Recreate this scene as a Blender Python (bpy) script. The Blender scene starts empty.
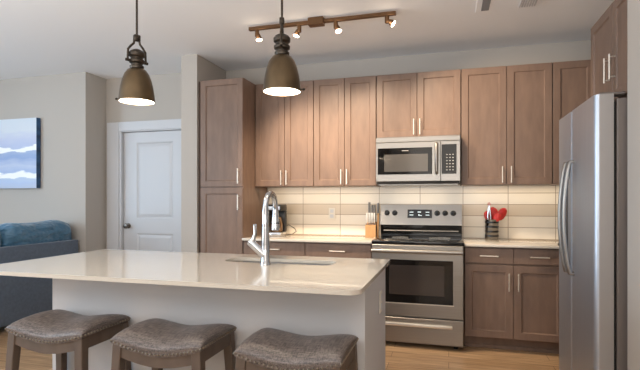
import bpy, bmesh, math, random
from mathutils import Vector, Matrix
random.seed(4)
R = math.radians
sc = bpy.context.scene
COL = sc.collection

# ------------------------------------------------------------------ camera
cd = bpy.data.cameras.new('camera')
cd.sensor_width = 36.0
cd.lens = 455 / 640 * 36.0
cd.shift_y = 15 / 640
cd.clip_start = 0.05
cam = bpy.data.objects.new('camera', cd)
COL.objects.link(cam)
cam.location = (0, 0, 1.25)
cam.rotation_euler = (R(90), 0, R(15.8))
sc.camera = cam

# ------------------------------------------------------------------ world + lights
w = bpy.data.worlds.new('world')
sc.world = w
w.use_nodes = True
bg = w.node_tree.nodes['Background']
bg.inputs['Color'].default_value = (0.86, 0.93, 1.0, 1)
bg.inputs['Strength'].default_value = 0.3

def look(o, target):
    d = Vector(target) - o.location
    o.rotation_euler = d.to_track_quat('-Z', 'Y').to_euler()

def area(name, loc, target, sx, sy, power, col):
    l = bpy.data.lights.new(name, 'AREA')
    l.shape = 'RECTANGLE'; l.size = sx; l.size_y = sy
    l.energy = power; l.color = col
    o = bpy.data.objects.new(name, l); COL.objects.link(o)
    o.location = loc; look(o, target)
    return o

WARM = (1.0, 0.80, 0.58)
area('living_room_window_light', (-6.5, 0.9, 1.45), (-1.0, 1.9, 0.8), 2.4, 1.9, 140, (0.54, 0.77, 1.0))
area('entry_window_light', (-4.9, -0.6, 1.6), (-1.6, 2.1, 0.7), 2.0, 1.8, 36, (0.86, 0.93, 1.0))
area('rear_fill_light', (0.5, -2.7, 1.7), (0.1, 3.5, 0.7), 2.8, 2.0, 26, (1.0, 0.93, 0.85))  # added warm fill from behind the camera for the range and aisle
area('ceiling_fill_light', (-1.6, -0.6, 1.35), (-1.6, -0.3, 2.69), 4.6, 1.8, 130, (0.93, 0.97, 1.0))  # added upward fill that brightens the ceiling, no real fixture
# under-cabinet strips
for nm, x0, x1 in (('undercabinet_light_left', -1.85, -0.7), ('undercabinet_light_right', 0.16, 1.1)):
    area(nm, ((x0 + x1) / 2, 4.47, 1.378), ((x0 + x1) / 2, 4.50, 0), x1 - x0, 0.03, 1.0, (1.0, 0.84, 0.62))
area('range_hood_light', (-0.27, 4.45, 1.378), (-0.27, 4.47, 0), 0.5, 0.05, 0.6, (1.0, 0.84, 0.64))

vs = sc.view_settings
sc.display_settings.display_device = 'sRGB'
vs.view_transform = 'Standard'
vs.look = 'None'
vs.exposure = 0.2
vs.gamma = 1.0
vs.use_curve_mapping = False

# ------------------------------------------------------------------ materials
def srgb(r, g, b):
    def f(c):
        c /= 255
        return c / 12.92 if c <= .04045 else ((c + .055) / 1.055) ** 2.4
    return (f(r), f(g), f(b), 1)

def mat(name, col, rough=.5, metal=0, noise=None, bump=None, coord='Object', coat=0, spec=None, sheen=0):
    """noise=(scale xyz, amount, detail) mottles the colour; bump=(scale xyz, strength)"""
    m = bpy.data.materials.new(name); m.use_nodes = True
    nt = m.node_tree; b = nt.nodes['Principled BSDF']
    b.inputs['Base Color'].default_value = col
    b.inputs['Roughness'].default_value = rough
    b.inputs['Metallic'].default_value = metal
    if coat: b.inputs['Coat Weight'].default_value = coat
    if spec is not None: b.inputs['Specular IOR Level'].default_value = spec
    if sheen: b.inputs['Sheen Weight'].default_value = sheen
    tc = nt.nodes.new('ShaderNodeTexCoord')
    if noise:
        mp = nt.nodes.new('ShaderNodeMapping'); mp.inputs['Scale'].default_value = noise[0]
        nz = nt.nodes.new('ShaderNodeTexNoise'); nz.inputs['Scale'].default_value = 1
        nz.inputs['Detail'].default_value = noise[2] if len(noise) > 2 else 3
        rp = nt.nodes.new('ShaderNodeValToRGB')
        a = noise[1]
        rp.color_ramp.elements[0].position = .3; rp.color_ramp.elements[1].position = .7
        rp.color_ramp.elements[0].color = (col[0] * (1 - a), col[1] * (1 - a), col[2] * (1 - a), 1)
        rp.color_ramp.elements[1].color = (min(1, col[0] * (1 + a)), min(1, col[1] * (1 + a)), min(1, col[2] * (1 + a)), 1)
        nt.links.new(tc.outputs[coord], mp.inputs['Vector'])
        nt.links.new(mp.outputs[0], nz.inputs['Vector'])
        nt.links.new(nz.outputs['Fac'], rp.inputs['Fac'])
        nt.links.new(rp.outputs['Color'], b.inputs['Base Color'])
    if bump:
        mp = nt.nodes.new('ShaderNodeMapping'); mp.inputs['Scale'].default_value = bump[0]
        nz = nt.nodes.new('ShaderNodeTexNoise'); nz.inputs['Scale'].default_value = 1
        nz.inputs['Detail'].default_value = 2
        bp = nt.nodes.new('ShaderNodeBump'); bp.inputs['Strength'].default_value = bump[1]
        bp.inputs['Distance'].default_value = .06 if bump[1] >= 1 else .01
        nt.links.new(tc.outputs[coord], mp.inputs['Vector'])
        nt.links.new(mp.outputs[0], nz.inputs['Vector'])
        nt.links.new(nz.outputs['Fac'], bp.inputs['Height'])
        nt.links.new(bp.outputs[0], b.inputs['Normal'])
    return m

def emit(name, col, strength):
    m = bpy.data.materials.new(name); m.use_nodes = True
    b = m.node_tree.nodes['Principled BSDF']
    b.inputs['Base Color'].default_value = col
    b.inputs['Emission Color'].default_value = col
    b.inputs['Emission Strength'].default_value = strength
    return m

M = {}
M['wall'] = mat('painted_wall', srgb(186, 178, 169), .9, bump=((60, 60, 60), .05))
M['ceiling'] = mat('ceiling_paint', srgb(240, 240, 241), .95, bump=((90, 90, 90), .08))
M['white'] = mat('white_paint', srgb(205, 205, 207), .45)
M['cab'] = mat('stained_maple', srgb(128, 105, 91), .42, noise=((22, 22, 5), .11, 8), spec=.35)
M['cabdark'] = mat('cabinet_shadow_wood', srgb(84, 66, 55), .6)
M['counter'] = mat('quartz', srgb(212, 202, 188), .10, noise=((140, 140, 140), .02, 2), coat=.25)
M['panel'] = mat('island_panel_paint', srgb(200, 197, 196), .6)
M['steel'] = mat('brushed_steel', srgb(157, 152, 146), .34, .86, noise=((2, 2, 160), .04, 2))
M['fridge'] = mat('fridge_steel', srgb(188, 194, 204), .45, .9, noise=((120, 120, 2), .03, 2))
M['fridgeside'] = mat('fridge_side_paint', srgb(126, 116, 110), .5, .2)
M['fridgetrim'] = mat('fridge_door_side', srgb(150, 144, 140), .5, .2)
M['sinksteel'] = mat('sink_steel', srgb(214, 206, 194), .35, .9)
M['knobmetal'] = mat('door_knob_metal', srgb(120, 112, 104), .35, 1)
M['nickel'] = mat('brushed_nickel', srgb(232, 224, 212), .4, .75)
M['chrome'] = mat('chrome', srgb(200, 201, 204), .09, 1)
M['blackglass'] = mat('black_glass', srgb(14, 13, 13), .06)
M['black'] = mat('black_plastic', srgb(24, 23, 23), .35)
M['dark'] = mat('dark_gap', srgb(18, 16, 15), .8)
M['bronze'] = mat('aged_bronze', srgb(92, 76, 56), .36, .9, noise=((12, 12, 5), .25, 4))
M['bronzedark'] = mat('dark_bronze', srgb(70, 62, 54), .42, .9)
M['trackbronze'] = mat('track_bronze', srgb(112, 84, 60), .4, .8)
M['enamel'] = mat('white_enamel', srgb(238, 234, 226), .4)
M['bulb'] = emit('warm_bulb', (1, .9, .76, 1), 9)
M['halogen'] = emit('halogen_lens', (1, .9, .74, 1), 16)
M['stoolwood'] = mat('weathered_wood', srgb(92, 77, 66), .5, noise=((14, 14, 3), .2, 5))
M['nail'] = mat('nailhead_metal', srgb(150, 142, 130), .3, 1)
M['sofa'] = mat('sofa_upholstery', srgb(86, 100, 118), .8, noise=((40, 40, 40), .12, 4), sheen=.3)
M['pillow'] = mat('satin_blue', srgb(70, 116, 146), .36, noise=((8, 8, 8), .18, 4), sheen=.3, bump=((9, 7, 16), 1.0))
M['knifewood'] = mat('block_wood', srgb(192, 146, 96), .5, noise=((30, 30, 6), .12, 4))
M['red'] = mat('red_silicone', srgb(188, 40, 36), .45)
M['darkwood'] = mat('dark_wood_leg', srgb(40, 32, 28), .5)
M['display'] = emit('display_digits', (.75, .85, .85, 1), .7)
M['print'] = mat('light_print', srgb(170, 168, 162), .5)
M['crock'] = mat('polished_dark_steel', srgb(128, 126, 124), .18, 1)
M['outlet'] = mat('outlet_plastic', srgb(226, 218, 204), .4)
M['coffeeglass'] = mat('carafe_glass', srgb(120, 92, 66), .06, .2)
M['ovenin'] = mat('oven_interior_glass', srgb(58, 50, 46), .08)
M['mwin'] = mat('microwave_window', srgb(92, 88, 84), .10, .2)

def mat_fabric():
    m = bpy.data.materials.new('tweed_upholstery'); m.use_nodes = True
    nt = m.node_tree; b = nt.nodes['Principled BSDF']; L = nt.links
    b.inputs['Roughness'].default_value = .40
    tc = nt.nodes.new('ShaderNodeTexCoord')
    outs = []
    for s in ((24, 320, 320), (320, 24, 320)):
        mp = nt.nodes.new('ShaderNodeMapping'); mp.inputs['Scale'].default_value = s
        nz = nt.nodes.new('ShaderNodeTexNoise'); nz.inputs['Scale'].default_value = .6; nz.inputs['Detail'].default_value = 2
        L.new(tc.outputs['Object'], mp.inputs[0]); L.new(mp.outputs[0], nz.inputs['Vector']); outs.append(nz)
    ad = nt.nodes.new('ShaderNodeMath'); ad.operation = 'ADD'
    L.new(outs[0].outputs['Fac'], ad.inputs[0]); L.new(outs[1].outputs['Fac'], ad.inputs[1])
    rp = nt.nodes.new('ShaderNodeValToRGB')
    rp.color_ramp.elements[0].position = .36; rp.color_ramp.elements[0].color = srgb(60, 53, 50)
    rp.color_ramp.elements[1].position = .66; rp.color_ramp.elements[1].color = srgb(132, 118, 110)
    hf = nt.nodes.new('ShaderNodeMath'); hf.operation = 'MULTIPLY'; hf.inputs[1].default_value = .5
    L.new(ad.outputs[0], hf.inputs[0]); L.new(hf.outputs[0], rp.inputs['Fac']); L.new(rp.outputs[0], b.inputs['Base Color'])
    bp = nt.nodes.new('ShaderNodeBump'); bp.inputs['Strength'].default_value = .25; bp.inputs['Distance'].default_value = .002
    L.new(hf.outputs[0], bp.inputs['Height']); L.new(bp.outputs[0], b.inputs['Normal'])
    return m
M['fabric'] = mat_fabric()

def mat_floor():
    m = bpy.data.materials.new('oak_planks'); m.use_nodes = True
    nt = m.node_tree; b = nt.nodes['Principled BSDF']; L = nt.links
    b.inputs['Roughness'].default_value = .38
    tc = nt.nodes.new('ShaderNodeTexCoord')
    br = nt.nodes.new('ShaderNodeTexBrick')
    br.inputs['Scale'].default_value = 1; br.inputs['Brick Width'].default_value = 1.2
    br.inputs['Row Height'].default_value = .13; br.inputs['Mortar Size'].default_value = .0018
    br.inputs['Color1'].default_value = srgb(178, 144, 108); br.inputs['Color2'].default_value = srgb(202, 169, 132)
    br.inputs['Mortar'].default_value = srgb(84, 56, 34); br.offset = .37
    L.new(tc.outputs['Object'], br.inputs['Vector'])
    mp = nt.nodes.new('ShaderNodeMapping'); mp.inputs['Scale'].default_value = (2.6, 44, 1)
    nz = nt.nodes.new('ShaderNodeTexNoise'); nz.inputs['Scale'].default_value = 1.4; nz.inputs['Detail'].default_value = 6
    L.new(tc.outputs['Object'], mp.inputs[0]); L.new(mp.outputs[0], nz.inputs['Vector'])
    rp = nt.nodes.new('ShaderNodeValToRGB')
    rp.color_ramp.elements[0].position = .3; rp.color_ramp.elements[0].color = (.60, .54, .48, 1)
    rp.color_ramp.elements[1].position = .7; rp.color_ramp.elements[1].color = (1.15, 1.15, 1.15, 1)
    L.new(nz.outputs['Fac'], rp.inputs[0])
    mx = nt.nodes.new('ShaderNodeMix'); mx.data_type = 'RGBA'; mx.blend_type = 'MULTIPLY'; mx.inputs[0].default_value = 1
    L.new(br.outputs['Color'], mx.inputs[6]); L.new(rp.outputs[0], mx.inputs[7])
    L.new(mx.outputs[2], b.inputs['Base Color'])
    return m
M['floor'] = mat_floor()

def mat_tile():
    """stacked 16 x 4 inch tiles, third course tan; rows from the worktop up"""
    m = bpy.data.materials.new('backsplash_tile'); m.use_nodes = True
    nt = m.node_tree; b = nt.nodes['Principled BSDF']; L = nt.links
    b.inputs['Roughness'].default_value = .22
    g = nt.nodes.new('ShaderNodeNewGeometry'); s = nt.nodes.new('ShaderNodeSeparateXYZ')
    L.new(g.outputs['Position'], s.inputs[0])
    def mth(op, a, bb=None):
        n = nt.nodes.new('ShaderNodeMath'); n.operation = op
        for i, v in enumerate((a, bb)):
            if v is None: continue
            if isinstance(v, (int, float)): n.inputs[i].default_value = v
            else: L.new(v, n.inputs[i])
        return n.outputs[0]
    RH, RW = .1072, .404
    v = mth('DIVIDE', mth('SUBTRACT', s.outputs['Z'], .886), RH)
    u = mth('DIVIDE', mth('SUBTRACT', s.outputs['X'], -1.484), RW)
    row = mth('FLOOR', v)
    fv = mth('FRACT', v); fu = mth('FRACT', u)
    dv = mth('MULTIPLY', mth('MINIMUM', fv, mth('SUBTRACT', 1, fv)), RH)
    du = mth('MULTIPLY', mth('MINIMUM', fu, mth('SUBTRACT', 1, fu)), RW)
    gro = mth('LESS_THAN', mth('MINIMUM', dv, du), .0028)
    tan = mth('COMPARE', row, 2.0); tan.node.inputs[2].default_value = .2
    wn = nt.nodes.new('ShaderNodeTexWhiteNoise'); wn.noise_dimensions = '2D'
    cb = nt.nodes.new('ShaderNodeCombineXYZ')
    L.new(mth('FLOOR', u), cb.inputs[0]); L.new(row, cb.inputs[1]); L.new(cb.outputs[0], wn.inputs['Vector'])
    def mix(f, a, c):
        n = nt.nodes.new('ShaderNodeMix'); n.data_type = 'RGBA'
        for i, x in ((0, f), (6, a), (7, c)):
            if isinstance(x, (tuple, float, int)): n.inputs[i].default_value = x
            else: L.new(x, n.inputs[i])
        return n.outputs[2]
    base = mix(wn.outputs['Value'], srgb(230, 218, 200), srgb(235, 225, 209))
    c = mix(tan, base, srgb(212, 196, 175))
    c = mix(gro, c, srgb(158, 138, 116))
    L.new(c, b.inputs['Base Color'])
    return m
M['tile'] = mat_tile()

def mat_art():
    m = bpy.data.materials.new('abstract_seascape'); m.use_nodes = True
    nt = m.node_tree; b = nt.nodes['Principled BSDF']; L = nt.links
    b.inputs['Roughness'].default_value = .6
    tc = nt.nodes.new('ShaderNodeTexCoord'); s = nt.nodes.new('ShaderNodeSeparateXYZ')
    L.new(tc.outputs['Object'], s.inputs[0])
    mp = nt.nodes.new('ShaderNodeMapping'); mp.inputs['Scale'].default_value = (3.2, 1, 16)
    nz = nt.nodes.new('ShaderNodeTexNoise'); nz.inputs['Scale'].default_value = 1; nz.inputs['Detail'].default_value = 6
    L.new(tc.outputs['Object'], mp.inputs[0]); L.new(mp.outputs[0], nz.inputs['Vector'])
    a = nt.nodes.new('ShaderNodeMath'); a.operation = 'MULTIPLY_ADD'
    a.inputs[1].default_value = .16; L.new(nz.outputs['Fac'], a.inputs[0]); L.new(s.outputs['Z'], a.inputs[2])
    d = nt.nodes.new('ShaderNodeMapRange'); d.inputs['From Min'].default_value = .15; d.inputs['From Max'].default_value = .96
    L.new(a.outputs[0], d.inputs['Value'])
    rp = nt.nodes.new('ShaderNodeValToRGB'); cr = rp.color_ramp
    stops = [(0, (186, 196, 216)), (.11, (182, 198, 226)), (.155, (190, 204, 226)), (.165, (250, 250, 250)), (.225, (250, 250, 250)), (.24, (168, 186, 220)),
             (.34, (192, 202, 224)), (.44, (150, 172, 212)), (.535, (168, 184, 214)), (.545, (250, 250, 250)), (.60, (252, 252, 252)), (.615, (186, 196, 224)),
             (.74, (200, 206, 226)), (.84, (214, 220, 228)), (1, (212, 220, 228))]
    cr.elements[0].position = 0; cr.elements[0].color = srgb(*stops[0][1])
    cr.elements[1].position = 1; cr.elements[1].color = srgb(*stops[-1][1])
    for p, c in stops[1:-1]:
        e = cr.elements.new(p); e.color = srgb(*c)
    L.new(d.outputs[0], rp.inputs[0]); L.new(rp.outputs[0], b.inputs['Base Color'])
    return m
M['art'] = mat_art()
M['artside'] = mat('painted_canvas_edge', srgb(48, 84, 122), .6, noise=((4, 4, 14), .5, 3))

# ------------------------------------------------------------------ mesh helpers
class MB:
    def __init__(s): s.b = bmesh.new()
    def box(s, x0, x1, y0, y1, z0, z1, bev=0, seg=1, mx=None):
        r = bmesh.ops.create_cube(s.b, size=1)
        vs_ = r['verts']
        m = Matrix.Translation(((x0 + x1) / 2, (y0 + y1) / 2, (z0 + z1) / 2)) @ Matrix.Diagonal((abs(x1 - x0), abs(y1 - y0), abs(z1 - z0), 1))
        bmesh.ops.transform(s.b, matrix=m, verts=vs_)
        if bev:
            es = list({e for v in vs_ for e in v.link_edges})
            g = bmesh.ops.bevel(s.b, geom=es, offset=bev, segments=seg, affect='EDGES', profile=.5)
            vs_ = list({v for f in g['faces'] for v in f.verts} | {v for v in vs_ if v.is_valid})
        if mx is not None: bmesh.ops.transform(s.b, matrix=mx, verts=vs_)
        return s
    def hexa(s, bot, top):
        vb = [s.b.verts.new(p) for p in bot]; vt = [s.b.verts.new(p) for p in top]
        s.b.faces.new(vb[::-1]); s.b.faces.new(vt)
        n = len(bot)
        for i in range(n): s.b.faces.new((vb[i], vb[(i + 1) % n], vt[(i + 1) % n], vt[i]))
        return s
    def tube(s, pts, r, n=12, cap=True):
        pts = [Vector(p) for p in pts]
        rs = r if isinstance(r, (list, tuple)) else [r] * len(pts)
        rings = []; prev = None
        for i, p in enumerate(pts):
            t = (pts[min(i + 1, len(pts) - 1)] - pts[max(i - 1, 0)]).normalized()
            if prev is None:
                a = Vector((0, 0, 1)) if abs(t.z) < .9 else Vector((1, 0, 0))
                u = t.cross(a).normalized()
            else: u = (prev - t * prev.dot(t)).normalized()
            prev = u; v = t.cross(u)
            rings.append([s.b.verts.new(p + (u * math.cos(2 * math.pi * k / n) + v * math.sin(2 * math.pi * k / n)) * rs[i]) for k in range(n)])
        for a, b_ in zip(rings, rings[1:]):
            for k in range(n): s.b.faces.new((a[k], a[(k + 1) % n], b_[(k + 1) % n], b_[k]))
        if cap:
            s.b.faces.new(rings[0][::-1]); s.b.faces.new(rings[-1])
        return s
    def lathe(s, prof, c=(0, 0), n=32, cap0=True, cap1=True, mx=None):
        """prof = [(r, z)...] about a vertical axis through c"""
        rings = []
        for r, z in prof:
            rings.append([s.b.verts.new((c[0] + r * math.cos(2 * math.pi * k / n), c[1] + r * math.sin(2 * math.pi * k / n), z)) for k in range(n)])
        for a, b_ in zip(rings, rings[1:]):
            for k in range(n): s.b.faces.new((a[k], a[(k + 1) % n], b_[(k + 1) % n], b_[k]))
        if cap0: s.b.faces.new(rings[0][::-1])
        if cap1: s.b.faces.new(rings[-1])
        if mx is not None: bmesh.ops.transform(s.b, matrix=mx, verts=[v for q in rings for v in q])
        return s
    def ball(s, c, r, sub=1, sc_=(1, 1, 1)):
        m = Matrix.Translation(c) @ Matrix.Diagonal((*[r * q for q in sc_], 1))
        bmesh.ops.create_icosphere(s.b, subdivisions=sub, radius=1, matrix=m)
        return s
    def shaker(s, o, u, n, wd, h, t=.02, fr=.056, rec=.009):
        """recessed-panel door: o lower corner of its back, u along the width, n outward"""
        o, u, n = Vector(o), Vector(u), Vector(n); up = Vector((0, 0, 1))
        def ring(i, d): return [s.b.verts.new(o + u * a + up * c + n * d) for a, c in ((i, i), (wd - i, i), (wd - i, h - i), (i, h - i))]
        rr = [ring(0, 0), ring(0, t - .002), ring(.002, t), ring(fr, t), ring(fr + .007, t - rec)]
        for a, b_ in zip(rr, rr[1:]):
            for k in range(4): s.b.faces.new((a[k], a[(k + 1) % 4], b_[(k + 1) % 4], b_[k]))
        s.b.faces.new(rr[0][::-1]); s.b.faces.new(rr[-1])
        return s
    def pull(s, a, c, n, off=.03, r=.0055, ext=.016):
        """bar pull with two posts; a, c = post feet on the face"""
        a, c, n = Vector(a), Vector(c), Vector(n); d = (c - a).normalized()
        s.tube([a + n * off - d * ext, c + n * off + d * ext], r, 10)
        for p in (a, c): s.tube([p, p + n * off], r * .8, 8)
        return s
    def done(s, name, m, parent=None, smooth=False, angle=35, loc=None):
        bmesh.ops.recalc_face_normals(s.b, faces=s.b.faces)
        me = bpy.data.meshes.new(name)
        base = Vector((0, 0, 0))
        q = parent
        while q is not None: base += q.location; q = q.parent
        l = Vector(loc) if loc is not None else base
        bmesh.ops.translate(s.b, vec=-l, verts=s.b.verts)
        s.b.to_mesh(me); s.b.free()
        o = bpy.data.objects.new(name, me); COL.objects.link(o)
        me.materials.append(m)
        o.location = l - base
        if parent is not None: o.parent = parent
        if smooth:
            me.polygons.foreach_set('use_smooth', [True] * len(me.polygons))
            me.set_sharp_from_angle(angle=R(angle))
        return o

def tag(o, label, cat, group=None):
    o['label'] = label; o['category'] = cat
    if group: o['group'] = group
    return o
def thing(name, loc, label, cat, group=None):
    o = bpy.data.objects.new(name, None); o.empty_display_size = .1
    COL.objects.link(o); o.location = loc
    return tag(o, label, cat, group)
def struct(o):
    o['kind'] = 'structure'; return o
def copy_tree(o, parent=None):
    c = o.copy(); COL.objects.link(c)
    if parent is not None: c.parent = parent
    for ch in list(o.children): copy_tree(ch, c)
    return c

# ------------------------------------------------------------------ room shell
CH = 2.69
struct(MB().box(-6.6, 1.85, -3.2, 4.75, -.06, 0).done('floor', M['floor']))
struct(MB().box(-6.6, 1.85, -3.2, 4.75, CH, CH + .08).done('ceiling', M['ceiling']))
struct(MB().box(-2.39, 1.62, 4.60, 4.75, 0, CH).done('wall_back', M['wall']))
struct(MB().box(-2.567, -2.39, 3.99, 4.75, 0, CH).done('wall_partition', M['wall']))
struct(MB().box(1.55, 1.70, 2.57, 4.60, 0, CH).done('wall_right', M['wall']))
struct(MB().box(.846, 1.70, 2.37, 2.57, 0, CH, .004).done('wall_fridge', M['wall']))
struct(MB().box(-6.75, 1.85, -3.35, -3.2, 0, CH).done('wall_rear', M['wall']))
struct(MB().box(-6.75, -6.6, -3.2, 4.75, 0, CH).done('wall_left', M['wall']))
struct(MB().box(1.70, 1.85, -3.2, 2.37, 0, CH).done('wall_entry', M['wall']))
struct(MB().box(-6.6, -3.925, 4.20, 4.75, 0, CH).done('wall_living', M['wall']))
# hall wall with the door opening
HY = 4.52
struct(MB().box(-3.925, -3.74, HY, 4.75, 0, CH).box(-2.83, -2.567, HY, 4.75, 0, CH).box(-3.74, -2.83, HY, 4.75, 2.075, CH).done('wall_hall', M['wall']))
struct(MB().box(-6.6, -3.905, 4.185, 4.20, 0, .10).done('baseboard_living', M['white']))
struct(MB().box(-3.90, -3.735, HY - .02, HY, 0, 2.165, .004).box(-3.735, -2.60, HY - .02, HY, 2.06, 2.165, .004)
       .box(-2.80, -2.60, HY - .02, HY, 0, 2.06, .004).box(-3.74, -3.708, HY - .006, HY + .11, 0, 2.075).box(-2.862, -2.83, HY - .006, HY + .11, 0, 2.075)
       .box(-3.708, -2.862, HY - .006, HY + .11, 2.05, 2.075).done('trim_1', M['white']))
door = MB()
dx0, dx1, dy, dt = -3.705, -2.865, HY + .075, .035
def panel_ring(mb, x0, x1, z0, z1, y):
    rr = []
    for i, d in ((0, 0), (.018, .011), (.05, .003)):
        rr.append([mb.b.verts.new((x, y + d, z)) for x, z in ((x0 + i, z0 + i), (x1 - i, z0 + i), (x1 - i, z1 - i), (x0 + i, z1 - i))])
    for a, b_ in zip(rr, rr[1:]):
        for k in range(4): mb.b.faces.new((a[k], a[(k + 1) % 4], b_[(k + 1) % 4], b_[k]))
    mb.b.faces.new(rr[-1])
yf = HY + .04
def slab_front(mb, xs, zs, y, holes):
    for i in range(len(xs) - 1):
        for j in range(len(zs) - 1):
            if (i, j) in holes: panel_ring(mb, xs[i], xs[i + 1], zs[j], zs[j + 1], y)
            else: mb.b.faces.new([mb.b.verts.new(p) for p in ((xs[i], y, zs[j]), (xs[i + 1], y, zs[j]), (xs[i + 1], y, zs[j + 1]), (xs[i], y, zs[j + 1]))])
slab_front(door, (dx0, -3.53, -3.04, dx1), (.01, .22, .86, 1.035, 1.925, 2.045), yf, {(1, 1), (1, 3)})
door.box(dx0, dx1, yf + .012, yf + .04, .01, 2.045)
door = struct(door.done('door_1', M['white']))
dk = MB().lathe([(.030, 0), (.030, .006), (.012, .012), (.012, .03), (.026, .036), (.031, .05), (.026, .064), (.010, .068)], n=20,
                mx=Matrix.Translation((-3.640, yf - .001, .945)) @ Matrix.Rotation(R(90), 4, 'X')).done('door_knob', M['knobmetal'], door, True)
# backsplash (thin tiled skin on the back wall)
struct(MB().box(-1.892, 1.55, 4.588, 4.600, .80, 1.44).done('wall_backsplash', M['tile']))

# ------------------------------------------------------------------ cabinets
G = .002
NY = (0, -1, 0)
UB, UT = 1.385, 2.425
def cabinet(name, x0, x1, yf_, yb, z0, z1, label, cat, group=None, toe=0):
    t = thing(name, ((x0 + x1) / 2, (yf_ + yb) / 2, z0), label, cat, group)
    m = MB()
    if toe:
        m.box(x0, x1, yf_ + .021, yb, z0 + toe, z1)
        m.done('cabinet_body', M['cab'], t)
        k = MB().box(x0, x1, yf_ + .10, yf_ + .12, z0, z0 + toe).done('toe_kick', M['cab'], t)
        MB().box(x0, x1, yf_ + .086, yf_ + .10, z0, z0 + .035, .005).done('shoe_molding', M['cab'], t)
    else:
        m.box(x0, x1, yf_ + .021, yb, z0, z1)
        m.done('cabinet_body', M['cab'], t)
    return t
def front_door(t, x0, x1, yf_, z0, z1, hx=None, hz=None):
    d = MB().shaker((x0 + G, yf_ + .02, z0 + G), (1, 0, 0), NY, x1 - x0 - 2 * G, z1 - z0 - 2 * G).done('door', M['cab'], t)
    if hx is not None:
        MB().pull((hx, yf_, hz - .056), (hx, yf_, hz + .056), NY).done('handle', M['nickel'], d, True)
    return d
def drawer(t, x0, x1, yf_, z0, z1):
    d = MB().box(x0 + G, x1 - G, yf_, yf_ + .02, z0 + G, z1 - G, .002).done('drawer', M['cab'], t)
    c = (x0 + x1) / 2; zc = (z0 + z1) / 2
    MB().pull((c - .056, yf_, zc), (c + .056, yf_, zc), NY).done('handle', M['nickel'], d, True)

UY = 4.27
t = cabinet('tall_pantry_cabinet', -2.354, -1.898, 3.99, 4.597, .0, UT, 'tall taupe pantry cabinet with two stacked doors beside partition wall', 'cabinet', toe=.11)
front_door(t, -2.354, -1.898, 3.99, 1.377, UT, -1.938, 1.480)
front_door(t, -2.354, -1.898, 3.99, .115, 1.370, -1.938, 1.228)
MB().box(-2.388, -2.356, 4.02, 4.05, 0, UT).done('filler_strip', M['cabdark'], t)  # dark colour paints the shadow in the gap beside the pantry

def upper(x0, x1, mid, z0, label, g='two-door wall cabinets along the back wall', hz=None, hg=.028):
    t = cabinet('wall_cabinet', x0, x1, UY, 4.597, z0, UT, label, 'cabinet', g)
    hz = hz or z0 + .088
    front_door(t, x0, mid, UY, z0, UT, mid - hg, hz)
    front_door(t, mid, x1, UY, z0, UT, mid + hg, hz)
    return t
upper(-1.893, -1.276, -1.577, UB, 'taupe two-door wall cabinet directly beside the tall pantry, above coffee maker')
upper(-1.274, -.660, -.965, UB, 'taupe two-door wall cabinet between pantry-side cabinet and microwave, above knife block')
upper(-.656, .104, -.281, 1.834, 'short taupe two-door wall cabinet right above the microwave')
upper(.108, .850, .487, UB, 'taupe two-door wall cabinet right of microwave, above the red utensils', hg=.036)
t = cabinet('wall_cabinet', .854, 1.50, UY, 4.597, UB, UT, 'narrow visible taupe wall cabinet in the corner behind fridge top', 'cabinet', 'two-door wall cabinets along the back wall')
front_door(t, .854, 1.176, UY, UB, UT); front_door(t, 1.176, 1.50, UY, UB, UT)

# over-fridge cabinet faces -X
CX = .935
t = thing('fridge_cabinet', (1.24, 3.02, 1.84), 'deep taupe cabinet above the refrigerator with two doors', 'cabinet')
MB().box(CX + .021, 1.545, 2.58, 3.505, 1.835, UT).done('cabinet_body', M['cab'], t)
for ya, yb, hy in ((3.505, 3.072, 3.118), (3.072, 2.60, 3.026)):
    d = MB().shaker((CX + .02, ya - G, 1.837), (0, -1, 0), (-1, 0, 0), ya - yb - 2 * G, UT - 1.839).done('door', M['cab'], t)
    MB().pull((CX, hy, 1.972), (CX, hy, 2.090), (-1, 0, 0)).done('handle', M['nickel'], d, True)

# base cabinets
BY, BT = 3.99, .863
def base(name, xs, label, g='base cabinets under the back worktops', hside=None):
    t = cabinet(name, xs[0], xs[-1], BY, 4.585, 0, BT, label, 'cabinet', g, toe=.11)
    for i in range(len(xs) - 1):
        drawer(t, xs[i], xs[i + 1], BY, .726, BT - .010)
        front_door(t, xs[i], xs[i + 1], BY, .113, .716, xs[i + 1] - .036 if i == 0 else xs[i] + .034, .582)
    return t
base('base_cabinet', (-1.893, -1.274), 'taupe base cabinet beside the tall pantry, under the coffee maker')
base('base_cabinet', (-1.272, -.655), 'taupe base cabinet left of the range, under the knife block')
t = base('base_cabinet', (.128, .508, .890), 'taupe base cabinet with two drawers and two doors between range and refrigerator')

def worktop(x0, x1, label):
    o = MB().box(x0, x1, 3.962, 4.586, .864, .886, .004, 2).done('worktop', M['counter'], None, True, loc=((x0 + x1) / 2, 4.27, .864))
    return tag(o, label, 'worktop')
worktop(-1.895, -.650, 'cream quartz worktop between tall pantry and range')
worktop(.126, 1.54, 'cream quartz worktop between range and refrigerator')

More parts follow.
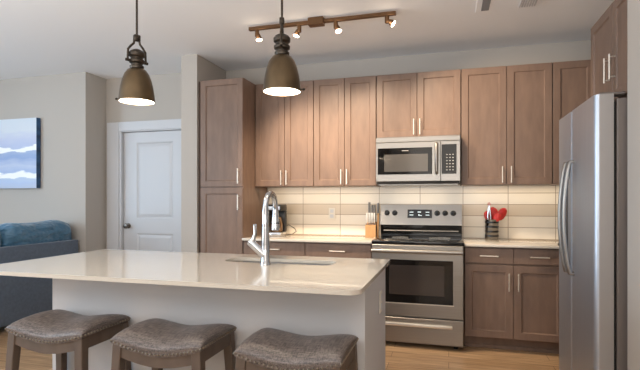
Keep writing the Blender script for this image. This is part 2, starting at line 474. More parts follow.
# ------------------------------------------------------------------ microwave
t = thing('microwave', (-.276, 4.38, 1.39), 'stainless over-the-range microwave hung under the short cabinet', 'microwave')
mx0, mx1, my = -.646, .098, 4.17
MB().box(mx0, mx1, my + .03, 4.585, 1.395, 1.828, .003).done('microwave_body', M['fridgeside'], t)
MB().box(mx0, mx1, my, my + .029, 1.775, 1.820, .003).done('top_trim', M['steel'], t)
d = MB().box(mx0, -.069, my, my + .029, 1.418, 1.7735, .004).done('door', M['steel'], t)
MB().box(-.628, -.142, my - .004, my + .001, 1.482, 1.722, .002).done('window_frame', M['blackglass'], d)
MB().box(-.568, -.178, my - .006, my - .003, 1.506, 1.664, .001).done('window', M['mwin'], d)
MB().box(-.41, -.35, my - .006, my - .003, 1.693, 1.699).done('badge', M['print'], d)
MB().tube([(-.104, my, 1.49), (-.104, my - .045, 1.50), (-.104, my - .045, 1.74), (-.104, my, 1.75)], .015, 12).done('handle', M['steel'], d, True, 60)
d = MB().box(-.068, mx1, my, my + .029, 1.418, 1.773, .003).done('control_panel', M['steel'], t)
MB().box(-.060, .066, my - .004, my + .001, 1.482, 1.742, .002).done('keypad_glass', M['blackglass'], d)
for r in range(6):
    for c in range(3):
        MB().box(-.022 + c * .026, -.010 + c * .026, my - .006, my - .003, 1.512 + r * .027, 1.520 + r * .027).done('button', M['print'], d)
MB().box(-.025, .035, my - .006, my - .003, 1.708, 1.722).done('clock_display', M['blackglass'], d)
MB().box(mx0 + .01, mx1 - .01, my + .005, my + .03, 1.396, 1.417).done('lower_grille', M['dark'], t)
MB().box(mx0 + .02, mx1 - .02, my + .05, 4.40, 1.386, 1.395).done('bottom_filter', M['steel'], t)

# ------------------------------------------------------------------ range
t = thing('kitchen_range', (-.263, 4.22, 0), 'freestanding stainless electric range with black glass cooktop under the microwave', 'range')
rx0, rx1, ry = -.641, .118, 3.90
MB().box(rx0, rx1, ry + .04, 4.55, .03, .872).done('range_body', M['fridgeside'], t)
ck = MB().box(rx0 - .004, rx1 + .004, ry + .012, 4.49, .873, .900, .005, 2).done('cooktop', M['blackglass'], t, True)
for bx_, by_, br in ((-.44, 4.10, .105), (-.08, 4.10, .085), (-.44, 4.33, .075), (-.08, 4.33, .095)):
    MB().lathe([(br, .9003), (br, .9010), (br - .004, .9010), (br - .004, .9003)], (bx_, by_), 40, False, False).done('burner_ring', M['print'], ck)
bgm = MB()
bgm.hexa([(rx0, 4.455, .90), (rx1, 4.455, .90), (rx1, 4.58, .90), (rx0, 4.58, .90)], [(rx0, 4.455, 1.015), (rx1, 4.455, 1.015), (rx1, 4.58, 1.015), (rx0, 4.58, 1.015)])
bk = bgm.done('rear_riser', M['blackglass'], t)
MB().tube([(rx0 + .03, 4.445, .955), (rx1 - .03, 4.445, .955)], .008, 10).done('riser_trim', M['steel'], bk, True)
cp = MB().hexa([(rx0, 4.425, 1.012), (rx1, 4.425, 1.012), (rx1, 4.582, 1.012), (rx0, 4.582, 1.012)],
               [(rx0, 4.468, 1.205), (rx1, 4.468, 1.205), (rx1, 4.582, 1.205), (rx0, 4.582, 1.205)]).done('control_panel', M['steel'], t)
TILT = Matrix.Rotation(math.atan2(.043, .193), 4, 'X')
def on_panel(x, z, d=0):
    k = (z - 1.012) / .193
    return Vector((x, 4.425 + .043 * k - d, z))
for x in (-.580, -.504, -.106, -.033, .041):
    m4 = Matrix.Translation(on_panel(x, 1.125)) @ Matrix.Rotation(-math.atan2(.043, .193), 4, 'X') @ Matrix.Rotation(R(90), 4, 'X')
    k = MB().lathe([(.026, 0), (.026, .004), (.021, .006), (.019, .026), (.015, .029)], n=20, mx=m4).done('knob', M['black'], cp, True)
    b = MB().box(-.004, .004, -.019, .019, .026, .034, .001, mx=m4).done('knob_grip', M['black'], k)
dm = Matrix.Translation(on_panel(-.267, 1.118)) @ Matrix.Rotation(-math.atan2(.043, .193), 4, 'X')
dp = MB().box(-.115, .113, -.004, .002, -.041, .041, .001, mx=dm).done('display', M['blackglass'], cp)
for (a, b_, c, e) in ((-.095, -.060, .012, .018), (-.095, -.060, -.016, -.010), (.055, .09, .012, .018), (.055, .09, -.016, -.010), (-.02, .012, .012, .020), (-.012, -.002, -.02, -.006), (.002, .02, -.02, -.014)):
    MB().box(a, b_, -.0055, -.0035, c, e, mx=dm).done('display_mark', M['display'], dp)
od = MB().box(rx0 + .003, rx1 - .003, ry, ry + .038, .265, .868, .004).done('oven_door', M['steel'], t)
MB().box(-.560, .034, ry - .004, ry + .001, .380, .745, .003).done('window_frame', M['blackglass'], od)
MB().box(-.490, -.035, ry - .0055, ry - .003, .450, .700, .001).done('window', M['ovenin'], od)
MB().box(-.568, .042, ry - .003, ry + .001, .372, .380).done('window_trim', M['nickel'], od)
MB().tube([(rx0 + .03, ry, .820), (rx0 + .03, ry - .042, .820)], .013, 10).tube([(rx1 - .03, ry, .820), (rx1 - .03, ry - .042, .820)], .013, 10)\
    .tube([(rx0 + .008, ry - .045, .820), (rx1 - .008, ry - .045, .820)], .017, 14).done('handle', M['steel'], od, True)
dr = MB().box(rx0 + .003, rx1 - .003, ry + .002, ry + .038, .045, .255, .004).done('storage_drawer', M['steel'], t)
MB().box(-.60, .03, ry - .022, ry + .002, .185, .212, .006, 2).done('handle', M['nickel'], dr, True)
for x in (rx0 + .06, rx1 - .06):
    MB().lathe([(.02, 0), (.02, .03)], (x, ry + .10), 12).done('foot', M['black'], t)

# ------------------------------------------------------------------ refrigerator
t = thing('refrigerator', (1.1, 3.0, 0), 'stainless side-by-side refrigerator with two curved handles at right wall', 'refrigerator')
FX = .712
MB().box(.815, 1.50, 2.615, 3.38, .02, 1.765, .006, 2).done('fridge_body', M['fridgeside'], t)
MB().box(.800, .815, 2.63, 3.37, .03, 1.75).done('door_gasket', M['dark'], t)
def fdoor(y0, y1):
    m = MB(); pts = []
    for i in range(7):
        a = math.pi / 2 * i / 6; pts.append((FX + .028 - .028 * math.sin(a), y0 + .028 - .028 * math.cos(a)))
    pts = [(.798, y0)] + pts
    q = []
    for i in range(5):
        a = math.pi / 2 * i / 4; q.append((FX + .012 - .012 * math.cos(a), y1 - .012 + .012 * math.sin(a)))
    pts += q + [(.798, y1)]
    m.hexa([(x, y, .06) for x, y in pts], [(x, y, 1.785) for x, y in pts])
    o = m.done('door', M['fridge'], t, True, 25)
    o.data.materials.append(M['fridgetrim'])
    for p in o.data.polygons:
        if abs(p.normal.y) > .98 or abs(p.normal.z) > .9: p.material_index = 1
    return o
near = fdoor(2.60, 3.046); far = fdoor(3.052, 3.385)
for d, y in ((near, 2.995), (far, 3.100)):
    pts = []; 
    for i in range(17):
        s_ = i / 16; pts.append((FX - .022 - .032 * math.sin(math.pi * s_) ** .8, y, .815 + .66 * s_))
    pts = [(FX, y, .815)] + pts + [(FX, y, 1.475)]
    MB().tube(pts, 0.012, 12).done('handle', M['steel'], d, True, 70)
dsp = MB().box(FX - .003, FX + .004, 3.135, 3.335, .945, 1.345, .002).done('dispenser_panel', M['black'], far)
MB().box(FX - .006, FX - .003, 3.155, 3.315, 1.24, 1.325).done('dispenser_display', M['blackglass'], dsp)
MB().box(FX - .022, FX - .003, 3.155, 3.315, .950, .968, .003).done('drip_tray', M['black'], dsp)
MB().box(.74, .86, 2.63, 2.70, 1.786, 1.800, .004).done('hinge_cover', M['fridgeside'], t)
MB().box(.78, .80, 2.63, 3.37, .02, .058).done('kick_grille', M['dark'], t)

# ------------------------------------------------------------------ island
IX0, IX1, IY0, IY1 = -2.455, -.343, 1.79, 2.805
t = thing('kitchen_island', (-1.23, 2.35, 0), 'white painted island base standing under the cream quartz top', 'island')
MB().box(-2.10, -.36, 2.010, 2.035, 0, .865).done('front_panel', M['panel'], t)
MB().box(-.385, -.36, 2.036, 2.69, 0, .865).done('side_panel', M['panel'], t)
MB().box(-2.10, -2.075, 2.036, 2.69, 0, .865).done('side_panel', M['panel'], t)
MB().box(-2.074, -.386, 2.66, 2.685, .10, .865).done('rear_panel', M['panel'], t)
MB().box(-2.074, -.386, 2.036, 2.659, .10, .12).done('base_shelf', M['cab'], t)

def rrect(x0, x1, y0, y1, rs, n=6):
    pts = []
    for (cx, cy, a0, r) in ((x1, y1, 0, rs[0]), (x0, y1, 90, rs[1]), (x0, y0, 180, rs[2]), (x1, y0, 270, rs[3])):
        sx = 1 if cx == x1 else -1; sy = 1 if cy == y1 else -1
        ccx, ccy = cx - sx * r, cy - sy * r
        for i in range(n + 1):
            a = R(a0 + 90 * i / n); pts.append((ccx + r * math.cos(a), ccy + r * math.sin(a)))
    return pts
SX0, SX1, SY0, SY1 = -1.300, -.632, 2.440, 2.642
m = MB()
outer = rrect(IX0, IX1, IY0, IY1, (.012, .012, .05, .06)); inner = rrect(SX0, SX1, SY0, SY1, (.07,) * 4)
for z in (.866, .886):
    es = []
    for loop in (outer, inner):
        v = [m.b.verts.new((x, y, z)) for x, y in loop]
        es += [m.b.edges.new((v[i], v[(i + 1) % len(v)])) for i in range(len(v))]
    bmesh.ops.triangle_fill(m.b, use_beauty=True, use_dissolve=False, edges=es)
for loop in (outer, inner):
    for i in range(len(loop)):
        a, c = loop[i], loop[(i + 1) % len(loop)]
        m.b.faces.new([m.b.verts.new(p) for p in ((*a, .866), (*c, .866), (*c, .886), (*a, .886))])
bmesh.ops.remove_doubles(m.b, verts=m.b.verts, dist=1e-5)
tag(m.done('island_countertop', M['counter'], None, True, 30, loc=(-1.4, 2.3, .866)), 'long cream quartz island countertop with a rounded corner and sink cutout', 'countertop')
# sink bowl
m = MB(); o_ = .008
rings = []
for off, z in ((.012, .865), (-.004, .865), (-.004, .66), (.02, .645)):
    rings.append([m.b.verts.new((x, y, z)) for x, y in rrect(SX0 - .016 + off, SX1 + .016 - off, SY0 - .016 + off, SY1 + .016 - off, (.07,) * 4)])
rings = rings[1:]
for a, b_ in zip(rings, rings[1:]):
    for k in range(len(a)): m.b.faces.new((a[k], a[(k + 1) % len(a)], b_[(k + 1) % len(a)], b_[k]))
m.b.faces.new(rings[-1])
sk = m.done('sink', M['sinksteel'], None, True, 40, loc=(-.966, 2.54, .66))
tag(sk, 'undermount stainless sink bowl set into the island countertop', 'sink')
MB().lathe([(.038, .646), (.036, .650), (.02, .650)], (-.966, 2.54), 20).done('drain', M['chrome'], sk, True)
# faucet
fx, fy = -.990, 2.375
t = thing('kitchen_faucet', (fx, fy, .886), 'tall chrome gooseneck faucet with pull-down spray head on the island', 'faucet')
MB().lathe([(.030, .8865), (.030, .895), (.025, .905), (.024, 1.00), (.0205, 1.10)], (fx, fy), 24).done('faucet_body', M['chrome'], t, True)
pts = [(fx, fy, 1.09), (fx, fy, 1.18)]
for i in range(13):
    a = math.pi * i / 12
    pts.append((fx + .004 * (1 - math.cos(a)) , fy + .066 * (1 - math.cos(a)), 1.20 + .088 * math.sin(a)))
pts.append((fx + .008, fy + .132, 1.19))
MB().tube(pts, [.020] * 2 + [.0165] * (len(pts) - 2), 14).done('spout', M['chrome'], t, True, 60)
s_ = MB().lathe([(.017, 1.19), (.018, 1.17), (.024, 1.11), (.025, 1.075), (.018, 1.068)], (fx + .008, fy + .132), 20).done('spray_head', M['chrome'], t, True)
MB().lathe([(.0255, 1.112), (.0255, 1.118)], (fx + .008, fy + .132), 20).done('spray_collar', M['black'], s_, True)
vb = MB().tube([(fx, fy, .935), (fx - .075, fy - .03, 1.012), (fx - .088, fy - .035, 1.02)], [.024, .023, .017], 14).done('valve_body', M['chrome'], t, True, 60)
MB().tube([(fx - .06, fy - .024, 1.005), (fx - .062, fy - .026, 1.035), (fx - .052, fy - .024, 1.062), (fx - .055, fy - .026, 1.115)], [.015, .012, .010, .010], 10).done('lever', M['chrome'], t, True, 60)

def outlet(name, mb_plate, loc, label, slots, cat='outlet'):
    o = mb_plate.done(name, M['outlet'], None, False, loc=loc)
    tag(o, label, cat)
    for s_ in slots: MB().box(*s_).done('socket', M['white'], o)
    return o
outlet('wall_outlet', MB().box(-1.203, -1.133, 4.580, 4.5875, 1.052, 1.168, .002), (-1.168, 4.588, 1.11), 'cream wall outlet plate on the tile backsplash left of range',
       [(-1.186, -1.150, 4.578, 4.580, 1.066, 1.100), (-1.186, -1.150, 4.578, 4.580, 1.118, 1.152)])
outlet('island_outlet', MB().box(-.3595, -.353, 2.437, 2.505, .640, .752, .002), (-.36, 2.47, .69), 'white outlet plate on the end panel of the island',
       [(-.353, -.351, 2.453, 2.489, .654, .688), (-.353, -.351, 2.453, 2.489, .704, .738)])

# ------------------------------------------------------------------ stools
def make_stool():
    t = thing('counter_stool', (0, 0, 0), '', 'stool', 'upholstered saddle stools at the island')
    W2, D2, ZE = .218, .160, .646
    def edge(x): return ZE + .042 * (abs(x) / W2) ** 1.7 - .040
    nx, ny = 26, 20
    m = MB(); top = []
    for i in range(nx + 1):
        row = []
        for j in range(ny + 1):
            u = math.sin(math.pi / 2 * (2 * i / nx - 1)); v = math.sin(math.pi / 2 * (2 * j / ny - 1))
            # squircle footprint
            x = u * W2; y = v * D2
            cr = ((1 - abs(u) ** 3.2) * (1 - abs(v) ** 2.6)) ** .5
            puff = .004 * (1 - abs(v)) 
            bul = .010 * math.sin(math.pi * min(1, cr)) if 0 < cr < 1 else 0
            row.append(m.b.verts.new((x * (1 + .03 * min(1, cr * 3) * (1 - cr)), y * (1 + .05 * min(1, cr * 3) * (1 - cr)), edge(x) + .056 * cr + puff + .012 * (abs(u) ** 2) * cr)))
        top.append(row)
    for i in range(nx):
        for j in range(ny): m.b.faces.new((top[i][j], top[i + 1][j], top[i + 1][j + 1], top[i][j + 1]))
    per = [top[i][0] for i in range(nx + 1)] + [top[nx][j] for j in range(1, ny + 1)] + [top[i][ny] for i in range(nx - 1, -1, -1)] + [top[0][j] for j in range(ny - 1, 0, -1)]
    low = [m.b.verts.new((v.co.x, v.co.y, v.co.z - .018)) for v in per]
    for i in range(len(per)): m.b.faces.new((per[i], per[(i + 1) % len(per)], low[(i + 1) % len(per)], low[i]))
    cen = m.b.verts.new((0, 0, edge(0) - .018))
    for i in range(len(low)): m.b.faces.new((low[i], low[(i + 1) % len(low)], cen))
    m.done('seat', M['fabric'], t, True, 60)
    nm = MB()
    def nail(x, y): nm.ball((x, y, edge(x) - .007), .0054, 1)
    k = 24
    for i in range(k + 1):
        x = -W2 + 2 * W2 * i / k
        nail(x, -D2 - .001); nail(x, D2 + .001)
    for i in range(1, 17):
        y = -D2 + 2 * D2 * i / 17
        nail(-W2 - .001, y); nail(W2 + .001, y)
    nm.done('nailhead_trim', M['nail'], t, True)
    # curved aprons front and back, straight at the ends
    for s in (-1, 1):
        m = MB(); yo, yi = s * (D2 - .008), s * (D2 - .030); prev = None
        for i in range(13):
            x = -W2 + .04 + (2 * W2 - .08) * i / 12; z1 = edge(x) - .020; z0 = edge(x) - .066
            r_ = [m.b.verts.new(p) for p in ((x, yo, z0), (x, yo, z1), (x, yi, z1), (x, yi, z0))]
            if prev:
                for q in range(4): m.b.faces.new((prev[q], prev[(q + 1) % 4], r_[(q + 1) % 4], r_[q]))
            else: m.b.faces.new(r_)
            prev = r_
        m.b.faces.new(prev)
        m.done('apron', M['stoolwood'], t, True, 40)
        MB().box(s * (W2 - .030), s * (W2 - .008), -D2 + .04, D2 - .04, .572, .629, .002).done('apron', M['stoolwood'], t)
    for sx in (-1, 1):
        for sy in (-1, 1):
            cx, cy = sx * (W2 - .026), sy * (D2 - .026); fx_, fy_ = sx * (W2 + .006), sy * (D2 + .006)
            a, b_ = .022, .017
            m = MB()
            m.hexa([(fx_ - b_, fy_ - b_, 0), (fx_ + b_, fy_ - b_, 0), (fx_ + b_, fy_ + b_, 0), (fx_ - b_, fy_ + b_, 0)],
                   [(cx - a, cy - a, .627), (cx + a, cy - a, .627), (cx + a, cy + a, .627), (cx - a, cy + a, .627)])
            bmesh.ops.bevel(m.b, geom=[e for e in m.b.edges], offset=.003, segments=1, affect='EDGES')
            m.done('leg', M['stoolwood'], t)
    for s in (-1, 1):
        MB().box(-W2 + .01, W2 - .01, s * (D2 - .006) - .011, s * (D2 - .006) + .011, .17, .205, .002).done('stretcher', M['stoolwood'], t)
    return t
st = make_stool()
for i, (x, y, lab) in enumerate(((-1.797, 1.827, 'saddle counter stool at the far left end of the island, bluish lit seat'),
                            (-1.192, 1.812, 'middle saddle counter stool between the two others at the island'),
                            (-.602, 1.806, 'saddle counter stool nearest the range end of the island'))):
    o = st if i == 0 else copy_tree(st)
    o.location = (x, y, 0); o['label'] = lab

# ------------------------------------------------------------------ pendants
def make_pendant():
    t = thing('pendant_lamp', (0, 0, 1.81), '', 'lamp', 'bronze dome pendants over the island')
    MB().lathe([(.062, CH - .001), (.062, CH - .02), (.02, CH - .03)], n=24).done('ceiling_canopy', M['bronzedark'], t, True)
    MB().tube([(0, 0, CH - .03), (0, 0, 2.165)], .006, 10).done('rod', M['bronzedark'], t, True)
    # shade: outer and inner skin
    prof = [(.0975, 1.806), (.0985, 1.812), (.0965, 1.822), (.094, 1.85), (.089, 1.885), (.080, 1.925), (.066, 1.962), (.050, 1.985), (.036, 1.993)]
    m = MB().lathe(prof + [(.036, 1.990)] + [(r - .003, z - .003) for r, z in prof[::-1][1:-1]] + [(.0945, 1.806), (.0975, 1.806)], n=40, cap0=False, cap1=False)
    sh = m.done('shade', M['bronze'], t, True, 50)
    MB().lathe([(r - .0036, z - .0035) for r, z in prof[1:]], n=40, cap0=False, cap1=True).done('shade_lining', M['enamel'], sh, True, 60)
    MB().tube([(.097, 0, 1.822), (.112, 0, 1.822)], .004, 8).ball((.113, 0, 1.822), .008, 1).done('shade_screw', M['bronzedark'], sh, True)
    MB().lathe([(.036, 1.994), (.038, 2.000), (.038, 2.008), (.030, 2.013), (.030, 2.020), (.041, 2.028), (.042, 2.040), (.034, 2.048), (.033, 2.056),
                (.043, 2.064), (.044, 2.080), (.036, 2.092), (.022, 2.100), (.012, 2.104)], n=28).done('socket_housing', M['bronzedark'], t, True)
    yk = MB()
    for s in (-1, 1):
        yk.tube([(s * .012, 0, 2.165), (s * .018, 0, 2.135), (s * .034, 0, 2.118), (s * .050, 0, 2.096), (s * .0525, 0, 2.03)], .0065, 8)
        yk.tube([(s * .040, 0, 2.035), (s * .064, 0, 2.035)], .008, 10)
    yk.box(-.018, .018, -.012, .012, 2.15, 2.185, .003)
    yk.done('yoke', M['bronzedark'], t, True, 50)
    MB().lathe([(.012, 1.935), (.026, 1.915), (.031, 1.89), (.026, 1.866), (.012, 1.856)], n=20).done('bulb', M['bulb'], t, True, 60)
    return t
pn = make_pendant()
for i, (x, y, rz, lab) in enumerate(((-1.702, 2.20, R(62), 'bronze dome pendant lamp hanging at the hall door end of the island'),
                              (-.826, 2.20, R(105), 'bronze dome pendant lamp hanging over the sink, in front of cabinets'))):
    o = pn if i == 0 else copy_tree(pn)
    o.location = (x, y, 1.81); o.rotation_euler.z = rz; o['label'] = lab
    for ch in o.children:
        if ch.name.startswith('shade'): ch.rotation_euler.z = R((200, 22)[i]) - rz
    l = bpy.data.lights.new('pendant_glow', 'POINT'); l.energy = 5.0; l.color = (1, .86, .68); l.shadow_soft_size = .03
    lo = bpy.data.objects.new('pendant_glow', l); COL.objects.link(lo); lo.location = (x, y, 1.845)

# ------------------------------------------------------------------ track light
TY = 3.455
t = thing('track_light', (-.98, TY, CH), 'bronze ceiling track light with four small spot heads', 'lamp')
MB().box(-1.585, -.383, TY - .015, TY + .015, 2.645, 2.672, .002).done('track_bar', M['trackbronze'], t)
MB().box(-1.07, -.945, TY - .032, TY + .032, 2.628, CH - .001, .004).done('power_box', M['trackbronze'], t)
heads = [(-1.515, (.2, -.12, -1.0)), (-1.150, (-.25, -.2, -1)), (-.850, (.3, -.25, -1)), (-.450, (.9, -.12, -.75))]
aims = [(-1.38, 4.28, 1.4), (-1.1, 4.2, 1.4), (-.5, 4.2, 1.4), (.5, 4.25, 1.6)]
for (x, d), aim in zip(heads, aims):
    dv = Vector(d).normalized()
    hd = MB().lathe([(.014, 2.59), (.017, 2.594), (.017, 2.644)], (x, TY), 14).done('spot_head', M['trackbronze'], t, True)
    p0 = Vector((x + .012 * (1 if dv.x > 0 else -1), TY, 2.607))
    mx = Matrix.Translation(p0) @ dv.to_track_quat('Z', 'Y').to_matrix().to_4x4()
    MB().lathe([(.012, -.005), (.015, .005), (.027, .045), (.027, .05)], n=16, cap1=False, mx=mx).done('lamp_cup', M['trackbronze'], hd, True)
    MB().lathe([(.005, .030), (.021, .036), (.024, .047), (.006, .050)], n=16, mx=mx).done('lens', M['halogen'], hd, True)
    l = bpy.data.lights.new('track_spot', 'SPOT'); l.energy = 72; l.color = WARM; l.spot_size = R(70 if x < -1.4 else 96); l.spot_blend = .9; l.shadow_soft_size = .05
    lo = bpy.data.objects.new('track_spot', l); COL.objects.link(lo); lo.location = p0 + dv * .075; look(lo, aim)
    l = bpy.data.lights.new('lamp_spill', 'POINT'); l.energy = 0.22; l.color = WARM; l.shadow_soft_size = .03
    lo = bpy.data.objects.new('lamp_spill', l); COL.objects.link(lo); lo.location = p0 + Vector((0, -.035, -.03))

# ------------------------------------------------------------------ ceiling vent
t = thing('ceiling_vent', (.40, 3.5, CH), 'white ceiling air register with louvres at both ends', 'vent')
MB().box(.195, .66, 3.30, 3.675, CH - .008, CH - .001, .003).done('vent_frame', M['ceiling'], t)
MB().box(.235, .290, 3.34, 3.645, CH - .011, CH - .0085).done('dark_grille', mat('vent_grey', srgb(140, 140, 142), .8), t)
for i in range(7):
    MB().box(.50 + i * .017, .508 + i * .017, 3.34, 3.645, CH - .016, CH - .0085).done('louvre', M['white'], t)

# ------------------------------------------------------------------ worktop objects
# coffee maker
t = thing('coffee_maker', (-1.71, 4.36, .886), 'black and steel drip coffee maker on the worktop behind the faucet', 'coffee maker')
MB().box(-1.80, -1.618, 4.27, 4.46, .8865, .925, .008, 2).done('base_plate', M['chrome'], t, True)
MB().box(-1.80, -1.618, 4.40, 4.46, .926, 1.14, .006, 2).done('rear_column', M['black'], t, True)
hd = MB().box(-1.80, -1.618, 4.28, 4.46, 1.141, 1.205, .010, 2).done('brew_head', M['black'], t, True)
MB().box(-1.78, -1.63, 4.277, 4.281, 1.150, 1.185).done('steel_band', M['chrome'], hd)
cf = MB().lathe([(.052, .927), (.062, .945), (.063, 1.00), (.050, 1.05), (.046, 1.075)], (-1.685, 4.335), 24).done('carafe', M['coffeeglass'], t, True)
MB().lathe([(.048, 1.076), (.048, 1.088), (.02, 1.094)], (-1.705, 4.335), 24).done('carafe_lid', M['black'], cf, True)
MB().tube([(-1.66, 4.30, 1.06), (-1.632, 4.275, 1.055), (-1.628, 4.272, .98), (-1.652, 4.298, .96)], .008, 8).done('carafe_handle', M['black'], cf, True, 60)
MB().tube([(-1.64, 4.44, .985), (-1.60, 4.47, .99), (-1.545, 4.49, .955), (-1.52, 4.47, .925), (-1.55, 4.44, .899), (-1.60, 4.42, .8925)], .004, 8).done('power_cord', M['black'], t, True, 80)

# knife block + knives
t = tag(MB().hexa([(-.785, 4.40, .8865), (-.684, 4.40, .8865), (-.684, 4.50, .8865), (-.785, 4.50, .8865)],
              [(-.785, 4.40, 1.000), (-.684, 4.40, 1.000), (-.684, 4.50, 1.035), (-.785, 4.50, 1.035)]).done('knife_block', M['knifewood'], None, loc=(-.735, 4.45, .8865)),
        'small honey wood knife block full of steel-handled knives left of range', 'knife block')
def knife(x, y, z0, z1, wd, label, g):
    t = thing('kitchen_knife', (x, y, z0), label, 'knife', g)
    MB().box(x - wd * .3, x + wd * .3, y - .008, y + .008, z0 + .002, z0 + .016).done('bolster', M['chrome'], t)
    MB().box(x - wd / 2, x + wd / 2, y - .011, y + .011, z0 + .017, z1, .003, 2).done('handle', M['nickel'] if wd < .013 else M['knifesteel'], t, True)
M['knifesteel'] = mat('dark_steel_handle', srgb(110, 104, 98), .35, .8)
for i in range(6):
    knife(-.775 + i * .0158, 4.418, 1.0075, 1.125, .0100, 'slim steel steak knife handle in the front row of the knife block', 'steak knives in the knife block')
for x, z1, lb in ((-.757, 1.228, 'tall grey knife handle at the left rear of the knife block'), (-.728, 1.200, 'grey knife handle left of centre at the back of the knife block'),
                  (-.704, 1.203, 'grey knife handle right of centre at the back of the knife block')):
    knife(x, 4.475, 1.0305, z1, .020, lb, 'large knives in the knife block')
t = thing('kitchen_knife', (-.668, 4.44, .886), 'tall grey knife handle standing on the range side of the knife block', 'knife')
MB().tube([(-.668, 4.44, .8868), (-.666, 4.45, 1.12)], .0075, 8).done('sheath', M['knifewood'], t, True)
MB().tube([(-.666, 4.45, 1.121), (-.665, 4.452, 1.222)], .0115, 10).done('handle', M['knifesteel'], t, True)

# utensil crock
ux, uy = .386, 4.515
t = thing('utensil_crock', (ux, uy, .886), 'shiny banded steel crock holding red kitchen utensils', 'utensil holder')
MB().lathe([(.058, .8868), (.060, .890), (.060, 1.066), (.062, 1.070), (.057, 1.070), (.056, .90)], (ux, uy), 32, True, True).done('crock_body', M['crock'], t, True)
for z in (.910, .950, .995, 1.035):
    MB().lathe([(.0606, z), (.0612, z + .004), (.0612, z + .012), (.0606, z + .016)], (ux, uy), 32, False, False).done('crock_band', M['black'], t, True)
def face(d):
    y = Vector((0, -1, 0)); y = (y - d * y.dot(d)).normalized(); x = y.cross(d)
    return Matrix((x, y, d)).transposed().to_4x4()
def utensil(name, ang, lean, ln, hw, hl, m_head, label, cat, tw=0, dy=0, m_handle=None):
    bo = -min(.042, lean * .09)
    base_ = Vector((ux + bo * math.cos(ang), uy + bo * math.sin(ang) + dy, .905))
    d = Vector((math.cos(ang) * lean, math.sin(ang) * lean, 1)).normalized()
    t = thing(name, base_, label, cat, 'utensils in the steel crock')
    MB().tube([base_, base_ + d * (ln + .01)], .0055, 8).done('handle', m_handle or m_head, t, True)
    mx = Matrix.Translation(base_ + d * (ln + hl * .45)) @ face(d) @ Matrix.Rotation(tw, 4, 'Z')
    m = MB(); n, k = 14, 8
    # spoon-like bowl with thickness
    f = []; g = []
    for i in range(n + 1):
        s_ = -1 + 2 * i / n; ww = hw * math.sqrt(max(.02, 1 - abs(s_) ** 2.2)); r1 = []; r2 = []
        for j in range(k + 1):
            q = -1 + 2 * j / k; dep = .016 * (1 - q * q) * math.sqrt(max(0, 1 - s_ * s_))
            r1.append(m.b.verts.new((q * ww, dep, s_ * hl / 2))); r2.append(m.b.verts.new((q * ww, dep + .004, s_ * hl / 2)))
        f.append(r1); g.append(r2)
    for i in range(n):
        for j in range(k):
            m.b.faces.new((f[i][j], f[i][j + 1], f[i + 1][j + 1], f[i + 1][j])); m.b.faces.new((g[i][j], g[i + 1][j], g[i + 1][j + 1], g[i][j + 1]))
        m.b.faces.new((f[i][0], f[i + 1][0], g[i + 1][0], g[i][0])); m.b.faces.new((f[i][k], g[i][k], g[i + 1][k], f[i + 1][k]))
    m.b.faces.new(f[0] + g[0][::-1]); m.b.faces.new(f[n][::-1] + g[n])
    bmesh.ops.transform(m.b, matrix=mx, verts=m.b.verts)
    m.done('utensil_head', m_head, t, True, 60)
    return t
utensil('red_spoon', R(172), .34, .165, .036, .095, M['red'], 'red silicone spoon leaning leftmost in the steel crock', 'spoon', R(25), -.006)
utensil('red_ladle', R(40), .10, .165, .050, .120, M['red'], 'red silicone ladle standing upright in the middle of the crock', 'ladle', R(-15), .028)
utensil('red_spatula', R(4), .60, .190, .040, .130, M['red'], 'red silicone turner leaning far right out of the crock', 'spatula', R(15), .010)
utensil('red_scoop', R(350), .44, .165, .036, .090, M['red'], 'red silicone scoop low and right of centre in the crock', 'spoon', R(-20), -.030)
t = thing('steel_tongs', (ux - .03, uy - .03, .905), 'pale steel tongs standing upright at the left front of the crock', 'tongs', 'utensils in the steel crock')
m = MB().tube([(ux - .026, uy - .03, .91), (ux - .036, uy - .034, 1.10), (ux - .030, uy - .034, 1.20)], [.005, .010, .005], 8)
m.tube([(ux - .010, uy - .03, .91), (ux - .012, uy - .034, 1.10), (ux - .024, uy - .034, 1.20)], [.005, .009, .005], 8)
m.done('tong_arms', M['chrome'], t, True, 60)
m = MB()
ring = [(ux - .027 + .010 * math.cos(a), uy - .034, 1.213 + .011 * math.sin(a)) for a in [2 * math.pi * i / 12 for i in range(13)]]
m.tube(ring, .0035, 6).done('hanging_ring', M['red'], t, True, 60)

# ------------------------------------------------------------------ living room
m = MB().box(-5.45, -4.557, 4.140, 4.195, 1.387, 2.197)
o = m.done('canvas_painting', M['art'], None, loc=(-5.0, 4.197, 1.387 - .08))
tag(o, 'blue and white abstract canvas painting on the living room wall', 'painting')
MB().box(-4.5568, -4.554, 4.140, 4.195, 1.387, 2.197).done('canvas_edge', M['artside'], o)

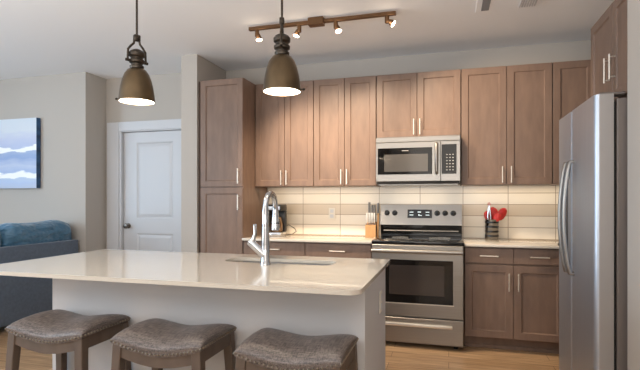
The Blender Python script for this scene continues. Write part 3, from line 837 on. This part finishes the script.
t = thing('sofa', (-4.4, 3.1, 0), 'slate blue upholstered sofa with its back to the kitchen', 'sofa')
MB().box(-4.055, -3.985, 2.15, 4.165, .07, .808, .012, 3).done('back_panel', M['sofa'], t, True)
MB().box(-4.93, -4.058, 2.16, 4.155, .12, .30, .02, 2).done('seat_base', M['sofa'], t, True)
for y0, y1 in ((2.16, 2.32), (4.02, 4.155)):
    MB().box(-4.93, -4.06, y0, y1, .302, .46, .03, 3).done('arm', M['sofa'], t, True)
for y0, y1 in ((2.325, 3.165), (3.17, 4.015)):
    MB().box(-4.92, -4.062, y0, y1, .302, .46, .035, 3).done('seat_cushion', M['sofa'], t, True)
for x in (-4.88, -4.10):
    for y in (2.22, 4.10):
        MB().lathe([(.02, 0), (.028, .12)], (x, y), 12).done('leg', M['darkwood'], t)
def cushion(y0, y1, label):
    m = MB(); nu, nv = 30, 18; zc, hz_ = .748, .272; yc, hy = (y0 + y1) / 2, (y1 - y0) / 2
    bmesh.ops.create_uvsphere(m.b, u_segments=40, v_segments=24, radius=1)
    rnd = random.Random(y0)
    ph = [rnd.uniform(0, 6) for _ in range(6)]
    for v in m.b.verts:
        x, y, z = v.co
        e = .30
        def se(c): return math.copysign(abs(c) ** e, c)
        yy, zz = se(y), se(z); xx = math.copysign(abs(x) ** .75, x)
        wr = 0.014 * math.sin(yy * 9 + zz * 4 + ph[0]) + .008 * math.sin(zz * 11 - yy * 5 + ph[1]) + 0.010 * math.sin(yy * 17 + zz * 7 + ph[2])
        tz = .010 * math.sin(yy * 4 + ph[3]) + .006 * math.sin(yy * 11 + ph[4])
        zf = zc + zz * (hz_ + (tz if zz > 0 else 0))
        xf = -4.150 + xx * (.140 + wr)
        lim = -4.062 + .06 * max(0, min(1, (zf - .815) / .05)) if zf > .815 else -4.062
        v.co = (min(xf, lim), yc + yy * hy, zf)
    o = m.done('sofa_cushion', M['pillow'], None, True, 80, loc=(-4.2, yc, zc - hz_))
    return tag(o, label, 'cushion', 'back cushions on the sofa')
cushion(3.345, 4.168, 'large wrinkled teal back cushion on the sofa nearest the wall corner')
cushion(2.56, 3.337, 'teal sofa back cushion barely showing at the left picture edge')
